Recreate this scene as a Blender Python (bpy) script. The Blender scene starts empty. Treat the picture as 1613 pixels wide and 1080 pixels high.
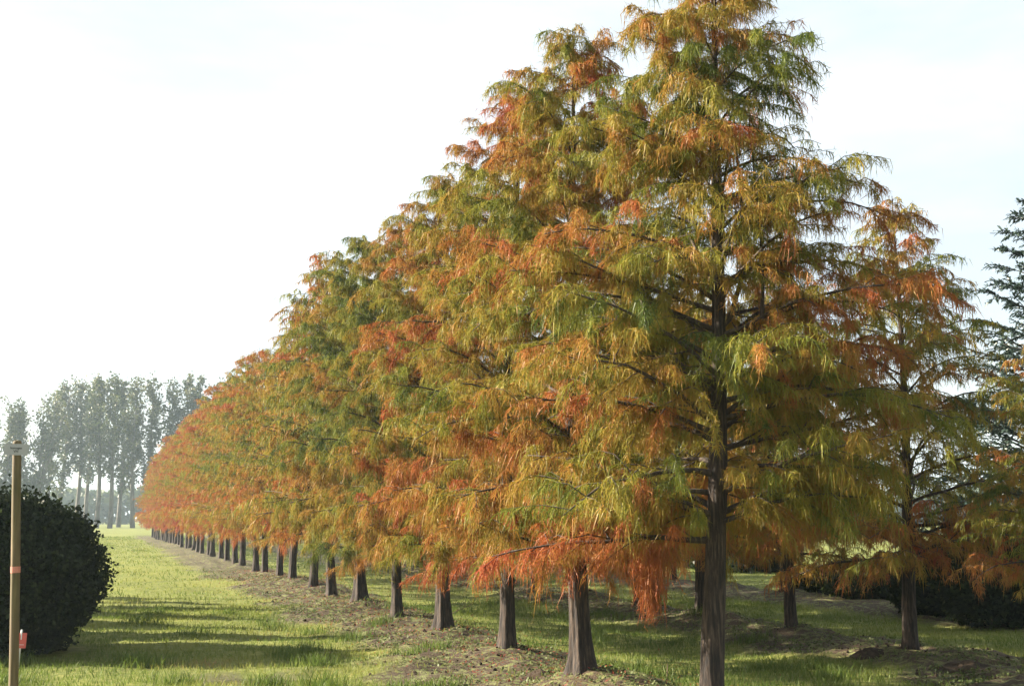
import bpy, math, random
import numpy as np
from mathutils import Vector, Matrix

R = math.radians
scene = bpy.context.scene
COL = scene.collection

# ------------------------------------------------------------------ camera, sky, sun, exposure
YAW, PITCH, EYE = R(18.0), R(7.83), 1.65
cam = bpy.data.cameras.new('camera')
cam.sensor_width = 36.0
cam.lens = 44.64
cam.clip_start, cam.clip_end = 0.1, 6000
camo = bpy.data.objects.new('camera', cam)
COL.objects.link(camo)
camo.location = (0, 0, EYE)
camo.rotation_euler = (R(90) + PITCH, 0, -YAW)
scene.camera = camo

SUN_AZ, SUN_EL = R(-63), R(25)          # clockwise from +Y
world = bpy.data.worlds.new('World')
scene.world = world
world.use_nodes = True
wn, wl = world.node_tree.nodes, world.node_tree.links
sky = wn.new('ShaderNodeTexSky')
sky.sky_type = 'NISHITA'
sky.sun_disc = False
sky.sun_elevation = SUN_EL
sky.sun_rotation = SUN_AZ
sky.air_density = 1.0
sky.dust_density = 2.5
sky.ozone_density = 1.0
# thin high cloud: a soft white veil broken by noise over the whole dome
tc = wn.new('ShaderNodeTexCoord')
mp = wn.new('ShaderNodeMapping')
mp.inputs['Scale'].default_value = (1.1, 1.1, 4.0)
nz = wn.new('ShaderNodeTexNoise')
nz.inputs['Scale'].default_value = 2.2
nz.inputs['Detail'].default_value = 5
nz.inputs['Roughness'].default_value = 0.55
rp = wn.new('ShaderNodeValToRGB')
rp.color_ramp.elements[0].position = 0.36
rp.color_ramp.elements[0].color = (0.48, 0.48, 0.48, 1)
rp.color_ramp.elements[1].position = 0.66
rp.color_ramp.elements[1].color = (0.85, 0.85, 0.85, 1)
mx = wn.new('ShaderNodeMix')
mx.data_type = 'RGBA'
mx.inputs['B'].default_value = (5.1, 5.45, 5.6, 1)
wl.new(tc.outputs['Generated'], mp.inputs['Vector'])
wl.new(mp.outputs['Vector'], nz.inputs['Vector'])
wl.new(nz.outputs['Fac'], rp.inputs['Fac'])
wl.new(rp.outputs['Color'], mx.inputs['Factor'])
wl.new(sky.outputs['Color'], mx.inputs['A'])
wl.new(mx.outputs['Result'], wn['Background'].inputs['Color'])
wn['Background'].inputs['Strength'].default_value = 0.05

sun = bpy.data.lights.new('sun', 'SUN')
sun.energy = 5.0
sun.angle = R(0.6)
sun.color = (1.0, 0.90, 0.74)
suno = bpy.data.objects.new('sun', sun)
COL.objects.link(suno)
SDIR = Vector((math.sin(SUN_AZ) * math.cos(SUN_EL), math.cos(SUN_AZ) * math.cos(SUN_EL), math.sin(SUN_EL)))
suno.rotation_euler = SDIR.to_track_quat('Z', 'Y').to_euler()
suno.location = (-20, 10, 20)

vs = scene.view_settings
vs.view_transform = 'Standard'
vs.look = 'None'
vs.exposure = 2.28
vs.gamma = 1.0
vs.use_curve_mapping = False
scene.render.engine = 'CYCLES'
cy = scene.cycles
cy.use_denoising = True
cy.denoiser = 'OPENIMAGEDENOISE'
cy.max_bounces = 6
cy.diffuse_bounces = 3
cy.transmission_bounces = 4
cy.volume_bounces = 1
cy.caustics_reflective = False
cy.caustics_refractive = False
cy.use_adaptive_sampling = True
cy.adaptive_threshold = 0.008

# ------------------------------------------------------------------ helpers
def link(o, parent=None):
    COL.objects.link(o)
    if parent is not None:
        o.parent = parent
    return o

def tag(o, label=None, cat=None, group=None, kind=None):
    if label: o['label'] = label
    if cat: o['category'] = cat
    if group: o['group'] = group
    if kind: o['kind'] = kind
    return o

def empty(name, loc=(0, 0, 0), rz=0.0, sc=1.0):
    o = bpy.data.objects.new(name, None)
    COL.objects.link(o)
    o.location = loc
    o.rotation_euler = (0, 0, rz)
    o.scale = (sc, sc, sc)
    o.empty_display_size = 0.2
    return o

def np_mesh(name, v, faces, mat=None, attrs=None, smooth=False):
    """faces: list of int arrays (n,k); attrs: name -> per-vertex float array"""
    me = bpy.data.meshes.new(name)
    v = np.asarray(v, np.float32)
    me.vertices.add(len(v))
    me.vertices.foreach_set('co', v.ravel())
    faces = [np.asarray(f, np.int32) for f in faces if len(f)]
    loops = np.concatenate([f.ravel() for f in faces])
    tot = np.concatenate([np.full(len(f), f.shape[1], np.int32) for f in faces])
    start = np.concatenate([[0], np.cumsum(tot)[:-1]]).astype(np.int32)
    me.loops.add(len(loops))
    me.loops.foreach_set('vertex_index', loops)
    me.polygons.add(len(tot))
    me.polygons.foreach_set('loop_start', start)
    me.polygons.foreach_set('use_smooth', np.full(len(tot), bool(smooth)))
    for k, a in (attrs or {}).items():
        at = me.attributes.new(k, 'FLOAT', 'POINT')
        at.data.foreach_set('value', np.asarray(a, np.float32))
    me.update(calc_edges=True)
    if mat: me.materials.append(mat)
    return me

def mobj(name, me, parent=None):
    return link(bpy.data.objects.new(name, me), parent)

class MB:
    """collects quads/tris pieces into one mesh"""
    def __init__(s): s.v, s.q, s.t, s.n, s.a = [], [], [], 0, []
    def add(s, v, q=None, t=None, a=0.0):
        v = np.asarray(v, float)
        if q is not None and len(q): s.q.append(np.asarray(q, int) + s.n)
        if t is not None and len(t): s.t.append(np.asarray(t, int) + s.n)
        s.v.append(v); s.n += len(v)
        s.a.append(np.broadcast_to(np.asarray(a, float), (len(v),)).copy())
    def tube(s, pts, rad, k=6, cap=True):
        pts = np.asarray(pts, float); n = len(pts)
        rad = np.broadcast_to(np.asarray(rad, float), (n,))
        d = np.gradient(pts, axis=0)
        d /= np.linalg.norm(d, axis=1)[:, None] + 1e-9
        ref = np.array([0.0, 0, 1]) if abs(d[:, 2]).mean() < .8 else np.array([1.0, 0, 0])
        u = np.cross(d, ref); u /= np.linalg.norm(u, axis=1)[:, None] + 1e-9
        w = np.cross(d, u)
        ang = np.arange(k) * 2 * math.pi / k
        ring = (u[:, None, :] * np.cos(ang)[None, :, None] + w[:, None, :] * np.sin(ang)[None, :, None]) * rad[:, None, None] + pts[:, None, :]
        i = np.arange(n - 1)[:, None] * k; j = np.arange(k)[None, :]; j2 = (j + 1) % k
        q = np.stack([i + j, i + j2, i + k + j2, i + k + j], -1).reshape(-1, 4)
        v = ring.reshape(-1, 3); t = []
        if cap:
            v = np.vstack([v, pts[-1] + d[-1] * rad[-1] * .5, pts[0]])
            a = (n - 1) * k
            t = [[a + m, a + (m + 1) % k, n * k] for m in range(k)] + [[(m + 1) % k, m, n * k + 1] for m in range(k)]
        s.add(v, q, t)
    def box(s, x0, x1, y0, y1, z0, z1):
        v = [(x, y, z) for z in (z0, z1) for y in (y0, y1) for x in (x0, x1)]
        s.add(v, [(0, 2, 3, 1), (4, 5, 7, 6), (0, 1, 5, 4), (2, 6, 7, 3), (0, 4, 6, 2), (1, 3, 7, 5)])
    def mesh(s, name, mat, smooth=True, attr=None):
        fs = []
        if s.q: fs.append(np.vstack(s.q))
        if s.t: fs.append(np.vstack(s.t))
        return np_mesh(name, np.vstack(s.v), fs, mat, {attr: np.concatenate(s.a)} if attr else None, smooth)

def _h(ix, iy, seed):
    n = (ix.astype(np.int64) * 374761393 + iy.astype(np.int64) * 668265263 + seed * 1442695041) & 0xffffffff
    n = ((n ^ (n >> 13)) * 1274126177) & 0xffffffff
    n = ((n ^ (n >> 16)) * 2246822519) & 0xffffffff
    return ((n >> 8) & 0xffff) / 65535.0

def vnoise(x, y, seed=0):
    x, y = np.asarray(x, float), np.asarray(y, float)
    ix, iy = np.floor(x), np.floor(y)
    fx, fy = x - ix, y - iy
    fx, fy = fx * fx * (3 - 2 * fx), fy * fy * (3 - 2 * fy)
    a, b = _h(ix, iy, seed), _h(ix + 1, iy, seed)
    c, d = _h(ix, iy + 1, seed), _h(ix + 1, iy + 1, seed)
    return (a + (b - a) * fx) * (1 - fy) + (c + (d - c) * fx) * fy

def fbm(x, y, seed=0, octs=4, gain=.5):
    t = 0; amp = 1; s = 0
    for o in range(octs):
        t = t + amp * vnoise(x * 2 ** o, y * 2 ** o, seed + o * 17); s += amp; amp *= gain
    return t / s

# ------------------------------------------------------------------ materials
def mat_new(name):
    m = bpy.data.materials.new(name); m.use_nodes = True
    nt = m.node_tree
    return m, nt.nodes, nt.links, nt.nodes['Principled BSDF']

def ramp(n, stops):
    r = n.new('ShaderNodeValToRGB')
    el = r.color_ramp.elements
    while len(el) < len(stops): el.new(0.5)
    for e, (p, c) in zip(el, stops):
        e.position = p; e.color = (*c, 1)
    return r

def noise(n, l, scale, detail=4, coord='Object', stretch=None, rough=.55):
    t = n.new('ShaderNodeTexCoord'); x = n.new('ShaderNodeTexNoise')
    x.inputs['Scale'].default_value = scale; x.inputs['Detail'].default_value = detail
    x.inputs['Roughness'].default_value = rough
    if stretch:
        m = n.new('ShaderNodeMapping'); m.inputs['Scale'].default_value = stretch
        l.new(t.outputs[coord], m.inputs['Vector']); l.new(m.outputs['Vector'], x.inputs['Vector'])
    else:
        l.new(t.outputs[coord], x.inputs['Vector'])
    return x

def leaf_mat(name, stops, attr='tint', transl=.4, use_obj=True, gloss=.05, grough=.45):
    m, n, l, p = mat_new(name)
    n.remove(p)
    at = n.new('ShaderNodeAttribute'); at.attribute_name = attr
    fac = at.outputs['Fac']
    if use_obj:
        oi = n.new('ShaderNodeObjectInfo'); sp = n.new('ShaderNodeSeparateColor')
        l.new(oi.outputs['Color'], sp.inputs['Color'])
        a = n.new('ShaderNodeMath'); a.operation = 'ADD'
        l.new(fac, a.inputs[0]); l.new(sp.outputs['Red'], a.inputs[1])
        b = n.new('ShaderNodeMath'); b.operation = 'SUBTRACT'; b.inputs[1].default_value = .5
        l.new(a.outputs[0], b.inputs[0]); fac = b.outputs[0]
    r = ramp(n, stops); l.new(fac, r.inputs['Fac'])
    d = n.new('ShaderNodeBsdfDiffuse'); t = n.new('ShaderNodeBsdfTranslucent'); g = n.new('ShaderNodeBsdfGlossy')
    g.inputs['Roughness'].default_value = grough
    l.new(r.outputs['Color'], d.inputs['Color']); l.new(r.outputs['Color'], t.inputs['Color'])
    g.inputs['Color'].default_value = (.9, .9, .85, 1)
    m1 = n.new('ShaderNodeMixShader'); m1.inputs[0].default_value = transl
    l.new(d.outputs[0], m1.inputs[1]); l.new(t.outputs[0], m1.inputs[2])
    m2 = n.new('ShaderNodeMixShader'); m2.inputs[0].default_value = gloss
    l.new(m1.outputs[0], m2.inputs[1]); l.new(g.outputs[0], m2.inputs[2])
    l.new(m2.outputs[0], n['Material Output'].inputs['Surface'])
    return m

M = {}
M['thread'] = leaf_mat('thread foliage', [
    (0.00, (0.049, 0.075, 0.018)), (.20, (0.117, 0.141, 0.022)), (.36, (0.214, 0.199, 0.028)), (.52, (0.270, 0.176, 0.030)),
    (.68, (0.305, 0.129, 0.032)), (.85, (0.308, 0.082, 0.029)), (1.0, (0.242, 0.047, 0.030))], transl=.37, gloss=.012)
M['blue_needle'] = leaf_mat('blue green needles', [(0, (0.018, 0.037, 0.027)), (.5, (0.037, 0.066, 0.051)), (1, (0.064, 0.098, 0.074))], transl=.25, use_obj=False)
M['poplar_leaf'] = leaf_mat('poplar leaves', [(0, (0.028, 0.044, 0.014)), (.6, (0.060, 0.076, 0.024)), (1, (0.144, 0.136, 0.048))], transl=.35, use_obj=False)
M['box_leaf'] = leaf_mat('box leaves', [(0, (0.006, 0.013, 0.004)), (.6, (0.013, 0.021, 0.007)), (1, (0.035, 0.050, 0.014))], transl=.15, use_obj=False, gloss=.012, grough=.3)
M['far_leaf'] = leaf_mat('far wood leaves', [(0, (0.043, 0.064, 0.025)), (1, (0.093, 0.111, 0.043))], transl=.3, use_obj=False)
M['grass'] = leaf_mat('grass blades', [(0, (0.067, 0.107, 0.019)), (.4, (0.132, 0.171, 0.032)), (.7, (0.214, 0.222, 0.052)), (.86, (0.270, 0.222, 0.080)), (1, (0.286, 0.191, 0.095))],
                      transl=.4, use_obj=False, gloss=.012, grough=.5)
M['weed'] = leaf_mat('ground weeds', [(0, (0.054, 0.076, 0.025)), (.5, (0.103, 0.128, 0.046)), (1, (0.163, 0.174, 0.082))], transl=.25, use_obj=False, gloss=.008)

def bark(name, c0, c1, c2, sc=1.0, bump=.6):
    m, n, l, p = mat_new(name)
    a = noise(n, l, 26 * sc, 6, stretch=(1, 1, .11), rough=.65)
    b = noise(n, l, 3.2 * sc, 3, stretch=(1, 1, .5))
    r = ramp(n, [(.36, c0), (.50, c1), (.68, c2)])
    l.new(a.outputs['Fac'], r.inputs['Fac'])
    r2 = ramp(n, [(.35, (.72, .66, .60)), (.65, (1.1, 1.08, 1.05))])
    l.new(b.outputs['Fac'], r2.inputs['Fac'])
    mx = n.new('ShaderNodeMix'); mx.data_type = 'RGBA'; mx.blend_type = 'MULTIPLY'; mx.inputs['Factor'].default_value = 1
    l.new(r.outputs['Color'], mx.inputs['A']); l.new(r2.outputs['Color'], mx.inputs['B'])
    l.new(mx.outputs['Result'], p.inputs['Base Color'])
    p.inputs['Roughness'].default_value = .9
    bp = n.new('ShaderNodeBump'); bp.inputs['Strength'].default_value = bump; bp.inputs['Distance'].default_value = .02
    l.new(a.outputs['Fac'], bp.inputs['Height']); l.new(bp.outputs['Normal'], p.inputs['Normal'])
    return m
M['bark'] = bark('cypress bark', (.006, .004, .003), (.028, .018, .012), (.105, .074, .052), 1.7, 1.0)
M['limb'] = bark('limb bark', (0.021, 0.015, 0.011), (0.049, 0.035, 0.025), (0.090, 0.066, 0.049), 1.3, .4)
M['poplar_bark'] = bark('poplar bark', (0.057, 0.053, 0.045), (0.107, 0.098, 0.082), (0.164, 0.156, 0.139), .3, .3)

def plain(name, col, rough=.6, spec=.5, var=.0, scale=20):
    m, n, l, p = mat_new(name)
    p.inputs['Roughness'].default_value = rough
    p.inputs['Specular IOR Level'].default_value = spec
    if var:
        a = noise(n, l, scale, 4)
        r = ramp(n, [(.3, tuple(c * (1 - var) for c in col)), (.7, tuple(c * (1 + var) for c in col))])
        l.new(a.outputs['Fac'], r.inputs['Fac']); l.new(r.outputs['Color'], p.inputs['Base Color'])
    else:
        p.inputs['Base Color'].default_value = (*col, 1)
    return m
M['sign_white'] = plain('white plastic sign', (0.288, 0.284, 0.280), .45, .5, .05, 30)
M['ink'] = plain('black print', (0.024, 0.024, 0.024), .6)
M['red'] = plain('red label plastic', (0.496, 0.076, 0.048), .45, .5, .08, 30)
M['tape'] = plain('faded pink tape', (0.480, 0.176, 0.128), .5, .4, .1, 60)
M['white'] = plain('white stake', (0.560, 0.560, 0.544), .5, .4, .06, 40)
M['steel'] = plain('nail steel', (0.160, 0.160, 0.160), .4)
M['clod'] = plain('dark soil clods', (0.040, 0.029, 0.020), .95, .1, .45, 25)
M['twig'] = plain('dead twig', (0.160, 0.120, 0.080), .9, .1, .3, 40)
M['core'] = plain('added dark core', (0.008, 0.010, 0.005), 1, 0, .3, 20)  # dark colour for the solid cores added inside shrubs and hedge

def post_mat():
    m, n, l, p = mat_new('weathered pine post')
    a = noise(n, l, 30, 5, stretch=(1, 1, .06)); b = noise(n, l, 5, 3, stretch=(1, 1, .4))
    r = ramp(n, [(.3, (0.064, 0.043, 0.019)), (.55, (0.128, 0.089, 0.043)), (.75, (0.187, 0.136, 0.072))])
    g = ramp(n, [(.42, (1, 1, 1)), (.68, (.55, .66, .36))])
    l.new(a.outputs['Fac'], r.inputs['Fac']); l.new(b.outputs['Fac'], g.inputs['Fac'])
    mx = n.new('ShaderNodeMix'); mx.data_type = 'RGBA'; mx.blend_type = 'MULTIPLY'; mx.inputs['Factor'].default_value = 1
    l.new(r.outputs['Color'], mx.inputs['A']); l.new(g.outputs['Color'], mx.inputs['B'])
    l.new(mx.outputs['Result'], p.inputs['Base Color']); p.inputs['Roughness'].default_value = .8
    bp = n.new('ShaderNodeBump'); bp.inputs['Strength'].default_value = .3; bp.inputs['Distance'].default_value = .004
    l.new(a.outputs['Fac'], bp.inputs['Height']); l.new(bp.outputs['Normal'], p.inputs['Normal'])
    return m
M['post'] = post_mat()

# ------------------------------------------------------------------ layout (metres; +Y runs along the rows)
ROW1, ROW2, ROW3 = 4.49, 9.02, 13.55
STEP, D0 = 2.68, 8.86
row1 = [(ROW1 + (.05 if i == 0 else 0) + random.Random(i * 7 + 1).uniform(-.07, .07), D0 + STEP * i + random.Random(i * 7 + 2).uniform(-.12, .12)) for i in range(38)]
row2 = [(ROW2 + random.Random(i * 5 + 3).uniform(-.08, .08), 10.12 + STEP * i) for i in range(13)]
row3 = [(ROW3 + random.Random(i * 5 + 9).uniform(-.08, .08), 23.6 + STEP * i) for i in range(6)]
TREES = np.array(row1 + row2 + row3)
PUD = (1.58, 13.85)

def strip(x, y):
    """0 on the grass, 1 on the bare mossy strip under a tree row"""
    w = (fbm(x * .9, y * .9, 5, 3) - .5) * 1.5
    s = np.zeros_like(x)
    for L, a, b in ((ROW1, 1.35, .85), (ROW2, 1.0, .9), (ROW3, 1.0, 1.0)):
        d = x - L + w * .9
        e = np.where(d < 0, -d / a, d / b)
        s = np.maximum(s, np.clip((1.15 - e) / .3, 0, 1))
    return np.where((y < 4) | (y > 118), 0, s)

def gz(x, y):
    x, y = np.asarray(x, float), np.asarray(y, float)
    near = np.clip(1 - (np.hypot(x - 4, y - 12) - 60) / 80, 0, 1)
    z = (fbm(x * .35, y * .35, 1, 3) - .5) * .16 + (fbm(x * 2.1, y * 2.1, 2, 3) - .5) * .06
    s = strip(x, y)
    z = z + s * ((fbm(x * 4.5, y * 4.5, 3, 3) - .5) * .13 + .03)
    for L in (ROW1, ROW2, ROW3):
        z = z + .07 * np.exp(-((x - L) / .8) ** 2)
    m = np.zeros_like(z)
    for k, (tx, ty) in enumerate(TREES):
        a = .05 + .10 * ((k * 37 % 11) / 10) if k else -.04
        m = np.maximum(m, a * np.exp(-(((x - tx - .15) / .55) ** 2 + ((y - ty) / .62) ** 2)))
    z = (z + m) * near
    z = z - .10 * np.exp(-(((x - PUD[0]) / .75) ** 2 + ((y - PUD[1]) / .45) ** 2))
    return z

def gz1(x, y): return float(gz(np.array([x]), np.array([y]))[0])

# ------------------------------------------------------------------ ground sheet
def axis(lo, hi, step, far_lo, far_hi):
    a = list(np.arange(lo, hi, step)); s = step; x = a[-1]
    while x < far_hi:
        s *= 1.13; x += s; a.append(x)
    s = step; x = lo; b = []
    while x > far_lo:
        s *= 1.13; x -= s; b.append(x)
    return np.array(b[::-1] + a)
gx = axis(-2.6, 12.5, .105, -900, 900)
gy = axis(10.0, 34, .105, -300, 1200)
X, Y = np.meshgrid(gx, gy)
Z = gz(X, Y)
ny, nx = X.shape
idx = np.arange(nx * ny).reshape(ny, nx)
quads = np.stack([idx[:-1, :-1], idx[:-1, 1:], idx[1:, 1:], idx[1:, :-1]], -1).reshape(-1, 4)
S = strip(X, Y)

def ground_mat():
    m, n, l, p = mat_new('ground')
    at = n.new('ShaderNodeAttribute'); at.attribute_name = 'strip'
    wt = n.new('ShaderNodeAttribute'); wt.attribute_name = 'wet'
    a = noise(n, l, 1.3, 6); b = noise(n, l, 9, 6, rough=.65); c = noise(n, l, 55, 4, rough=.7); d = noise(n, l, .35, 4)
    turf = ramp(n, [(.30, (0.091, 0.110, 0.027)), (.50, (0.144, 0.163, 0.038)), (.68, (0.213, 0.205, 0.061))])
    l.new(b.outputs['Fac'], turf.inputs['Fac'])
    soil = ramp(n, [(.32, (0.034, 0.024, 0.018)), (.52, (0.079, 0.058, 0.040)), (.72, (0.140, 0.110, 0.076))])
    l.new(c.outputs['Fac'], soil.inputs['Fac'])
    moss = ramp(n, [(.3, (0.099, 0.114, 0.042)), (.55, (0.167, 0.179, 0.076)), (.75, (0.228, 0.228, 0.122))])
    l.new(c.outputs['Fac'], moss.inputs['Fac'])
    mk = ramp(n, [(.49, (0, 0, 0)), (.59, (1, 1, 1))])
    l.new(b.outputs['Fac'], mk.inputs['Fac'])
    m1 = n.new('ShaderNodeMix'); m1.data_type = 'RGBA'
    l.new(mk.outputs['Color'], m1.inputs['Factor']); l.new(soil.outputs['Color'], m1.inputs['A']); l.new(moss.outputs['Color'], m1.inputs['B'])
    m2 = n.new('ShaderNodeMix'); m2.data_type = 'RGBA'
    l.new(at.outputs['Fac'], m2.inputs['Factor']); l.new(turf.outputs['Color'], m2.inputs['A']); l.new(m1.outputs['Result'], m2.inputs['B'])
    mud = n.new('ShaderNodeMix'); mud.data_type = 'RGBA'; mud.inputs['B'].default_value = (.10, .082, .065, 1)
    l.new(wt.outputs['Fac'], mud.inputs['Factor']); l.new(m2.outputs['Result'], mud.inputs['A'])
    big = ramp(n, [(.30, (.62, .60, .52)), (.50, (1, 1, 1)), (.70, (1.12, 1.04, .88))])
    l.new(d.outputs['Fac'], big.inputs['Fac'])
    vr = n.new('ShaderNodeMix'); vr.data_type = 'RGBA'; vr.blend_type = 'MULTIPLY'; vr.inputs['Factor'].default_value = 1
    l.new(mud.outputs['Result'], vr.inputs['A']); l.new(big.outputs['Color'], vr.inputs['B'])
    l.new(vr.outputs['Result'], p.inputs['Base Color'])
    p.inputs['Roughness'].default_value = .95
    p.inputs['Specular IOR Level'].default_value = .15
    bp = n.new('ShaderNodeBump'); bp.inputs['Strength'].default_value = .7; bp.inputs['Distance'].default_value = .04
    l.new(c.outputs['Fac'], bp.inputs['Height']); l.new(bp.outputs['Normal'], p.inputs['Normal'])
    return m
WET = np.exp(-(((X - PUD[0]) / .62) ** 2 + ((Y - PUD[1]) / .5) ** 2)) * (fbm(X * 3, Y * 3, 8, 3) > .40)
ground = mobj('ground', np_mesh('ground', np.stack([X, Y, Z], -1).reshape(-1, 3), [quads], ground_mat(),
              {'strip': S.ravel(), 'wet': WET.ravel()}, True))
tag(ground, 'grassy nursery field with mossy bare strips under the tree rows', kind='structure')

# shallow puddle left in the wheel rut
def puddle():
    m, n, l, p = mat_new('puddle water')
    p.inputs['Base Color'].default_value = (.05, .05, .045, 1); p.inputs['Roughness'].default_value = .08
    a = noise(n, l, 30, 3); bp = n.new('ShaderNodeBump'); bp.inputs['Strength'].default_value = .15; bp.inputs['Distance'].default_value = .01
    l.new(a.outputs['Fac'], bp.inputs['Height']); l.new(bp.outputs['Normal'], p.inputs['Normal'])
    k = 40; ang = np.arange(k) * 2 * math.pi / k
    r = .75 + .5 * vnoise(np.cos(ang) * 2 + 9, np.sin(ang) * 2 + 4, 3)
    v = np.stack([PUD[0] + np.cos(ang) * r * .62, PUD[1] + np.sin(ang) * r * .34, np.zeros(k)], -1)
    v = np.vstack([v, [[PUD[0], PUD[1], 0]]])
    me = np_mesh('puddle', v, [np.array([[i, (i + 1) % k, k] for i in range(k)])], m)
    o = mobj('puddle', me); o.location.z = gz1(*PUD) + .042
    tag(o, 'shallow muddy puddle in the grass lane', kind='structure')
puddle()

# ------------------------------------------------------------------ weeping cypress generator
def path(p0, az, e0, e1, length, n, rng, pw=1.5, wob=.12):
    """polyline that leaves at elevation e0 and bends to elevation e1"""
    pts = [np.array(p0, float)]; st = length / (n - 1); a = az
    for i in range(1, n):
        t = i / (n - 1)
        e = e0 + (e1 - e0) * t ** pw + rng.uniform(-wob, wob)
        a += rng.uniform(-wob, wob) * 1.3
        pts.append(pts[-1] + st * np.array([math.cos(a) * math.cos(e), math.sin(a) * math.cos(e), math.sin(e)]))
    return np.array(pts)

def sample(pts, t):
    n = len(pts) - 1
    f = np.clip(t, 0, .9999) * n; i = f.astype(int); u = (f - i)[:, None]
    return pts[i] * (1 - u) + pts[i + 1] * u, (pts[i + 1] - pts[i])

def trunk_mesh(H, r0, rng, bend, sides=26, rings=64, flare=.11, lean=(0, 0)):
    zz = np.concatenate([[-.12], np.linspace(0, 1, rings) ** 1.35 * H])
    ang = np.arange(sides) * 2 * math.pi / sides
    sd = rng.randrange(9999); ph = rng.uniform(0, 6); nl = rng.choice([3, 4, 5])
    cx = bend[0] * np.sin(zz * .9 + ph) + lean[0] * zz; cyy = bend[1] * np.sin(zz * .8 + ph * 2) + lean[1] * zz
    cx -= cx[0]; cyy -= cyy[0]
    rad = r0 * np.clip(1 - zz / H, .03, 1) ** .85
    A, ZZ = np.meshgrid(ang, zz)
    rid = (vnoise(A / (2 * math.pi) * 19 + ZZ * 1.2, ZZ * 1.5, sd) - .5) * .30 + (vnoise(A / (2 * math.pi) * 9, ZZ * 5, sd + 3) - .5) * .10
    fl = flare * np.exp(-np.clip(ZZ, 0, 9) / .16) * (.55 + .45 * np.cos(A * nl + ph)) + .16 * flare * np.exp(-np.clip(ZZ, 0, 9) / .35)
    rr = rad[:, None] * (1 + rid) + fl
    v = np.stack([cx[:, None] + rr * np.cos(A), cyy[:, None] + rr * np.sin(A), ZZ], -1).reshape(-1, 3)
    n = len(zz); i = np.arange(n - 1)[:, None] * sides; j = np.arange(sides)[None, :]; j2 = (j + 1) % sides
    q = np.stack([i + j, i + j2, i + sides + j2, i + sides + j], -1).reshape(-1, 4)
    axis_at = lambda z: np.array([np.interp(z, zz, cx), np.interp(z, zz, cyy), z])
    rad_at = lambda z: float(np.interp(z, zz, rad))
    return v, q, axis_at, rad_at

def strands(P, V, Ln, tint, rs, width, droop=.8, curl=.03, segs=3, frizz=0):
    """hanging thread-like shoots: a ribbon of segs-1 quads and a tip triangle each"""
    n = len(P)
    ts = np.array([0, .30, .66, 1.0]) if segs == 3 else np.array([0, .48, 1.0])
    pts = P[:, None, :] + V[:, None, :] * (Ln[:, None] * ts * (1 - .50 * ts))[:, :, None]
    pts[:, :, 2] -= droop * Ln[:, None] * ts ** 1.5
    pts[:, 1:, :] += rs.normal(0, curl, (n, segs, 3)) * np.linspace(.5, 1.3, segs)[None, :, None]
    a = rs.uniform(0, 2 * math.pi, n)
    wv = np.stack([np.cos(a), np.sin(a), rs.uniform(-.3, .3, n)], -1)
    w = width * rs.uniform(.7, 1.3, n)
    nv = 2 * segs + 1
    v = np.empty((n, nv, 3))
    for k, f in zip(range(segs), (.8, 1.0, .75)):
        v[:, 2 * k] = pts[:, k] - wv * (w * f / 2)[:, None]
        v[:, 2 * k + 1] = pts[:, k] + wv * (w * f / 2)[:, None]
    v[:, nv - 1] = pts[:, segs]
    b = (np.arange(n) * nv)[:, None]
    q = np.concatenate([b + [[2 * k, 2 * k + 1, 2 * k + 3, 2 * k + 2]] for k in range(segs - 1)])
    t = b + [[nv - 3, nv - 2, nv - 1]]
    v = v.reshape(-1, 3); tn = np.repeat(tint, nv)
    if frizz:
        m = n * frizz
        k = np.repeat(np.arange(n), frizz)
        u = rs.uniform(.05, .98, m) * segs; i = np.minimum(u.astype(int), segs - 1); f = (u - i)[:, None]
        c = pts[k, i] * (1 - f) + pts[k, i + 1] * f
        d = pts[k, i + 1] - pts[k, i]; d /= np.linalg.norm(d, axis=1)[:, None] + 1e-9
        e = d * rs.uniform(.2, 1.0, m)[:, None] + rs.normal(0, .55, (m, 3)); e[:, 2] -= .12
        e /= np.linalg.norm(e, axis=1)[:, None]
        ll = (rs.uniform(.03, .085, m))[:, None]
        s_ = np.cross(e, rs.normal(0, 1, (m, 3))); s_ /= np.linalg.norm(s_, axis=1)[:, None] + 1e-9
        w2 = (width * .42 * rs.uniform(.7, 1.3, m))[:, None]
        lv = np.stack([c - s_ * w2, c + s_ * w2, c + e * ll], 1).reshape(-1, 3)
        t = np.concatenate([t, len(v) + np.arange(3 * m).reshape(-1, 3)])
        v = np.vstack([v, lv]); tn = np.concatenate([tn, np.repeat(np.clip(tint[k] + rs.normal(0, .06, m), .02, .98), 3)])
    return v, q, t, tn

def prof(u, rmax, blunt=.7):
    """crown radius against relative height above the lowest limb"""
    return rmax * (1.0 - u) ** blunt * (.84 + .24 * math.sin(min(u, .5) * 3.4))

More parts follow.
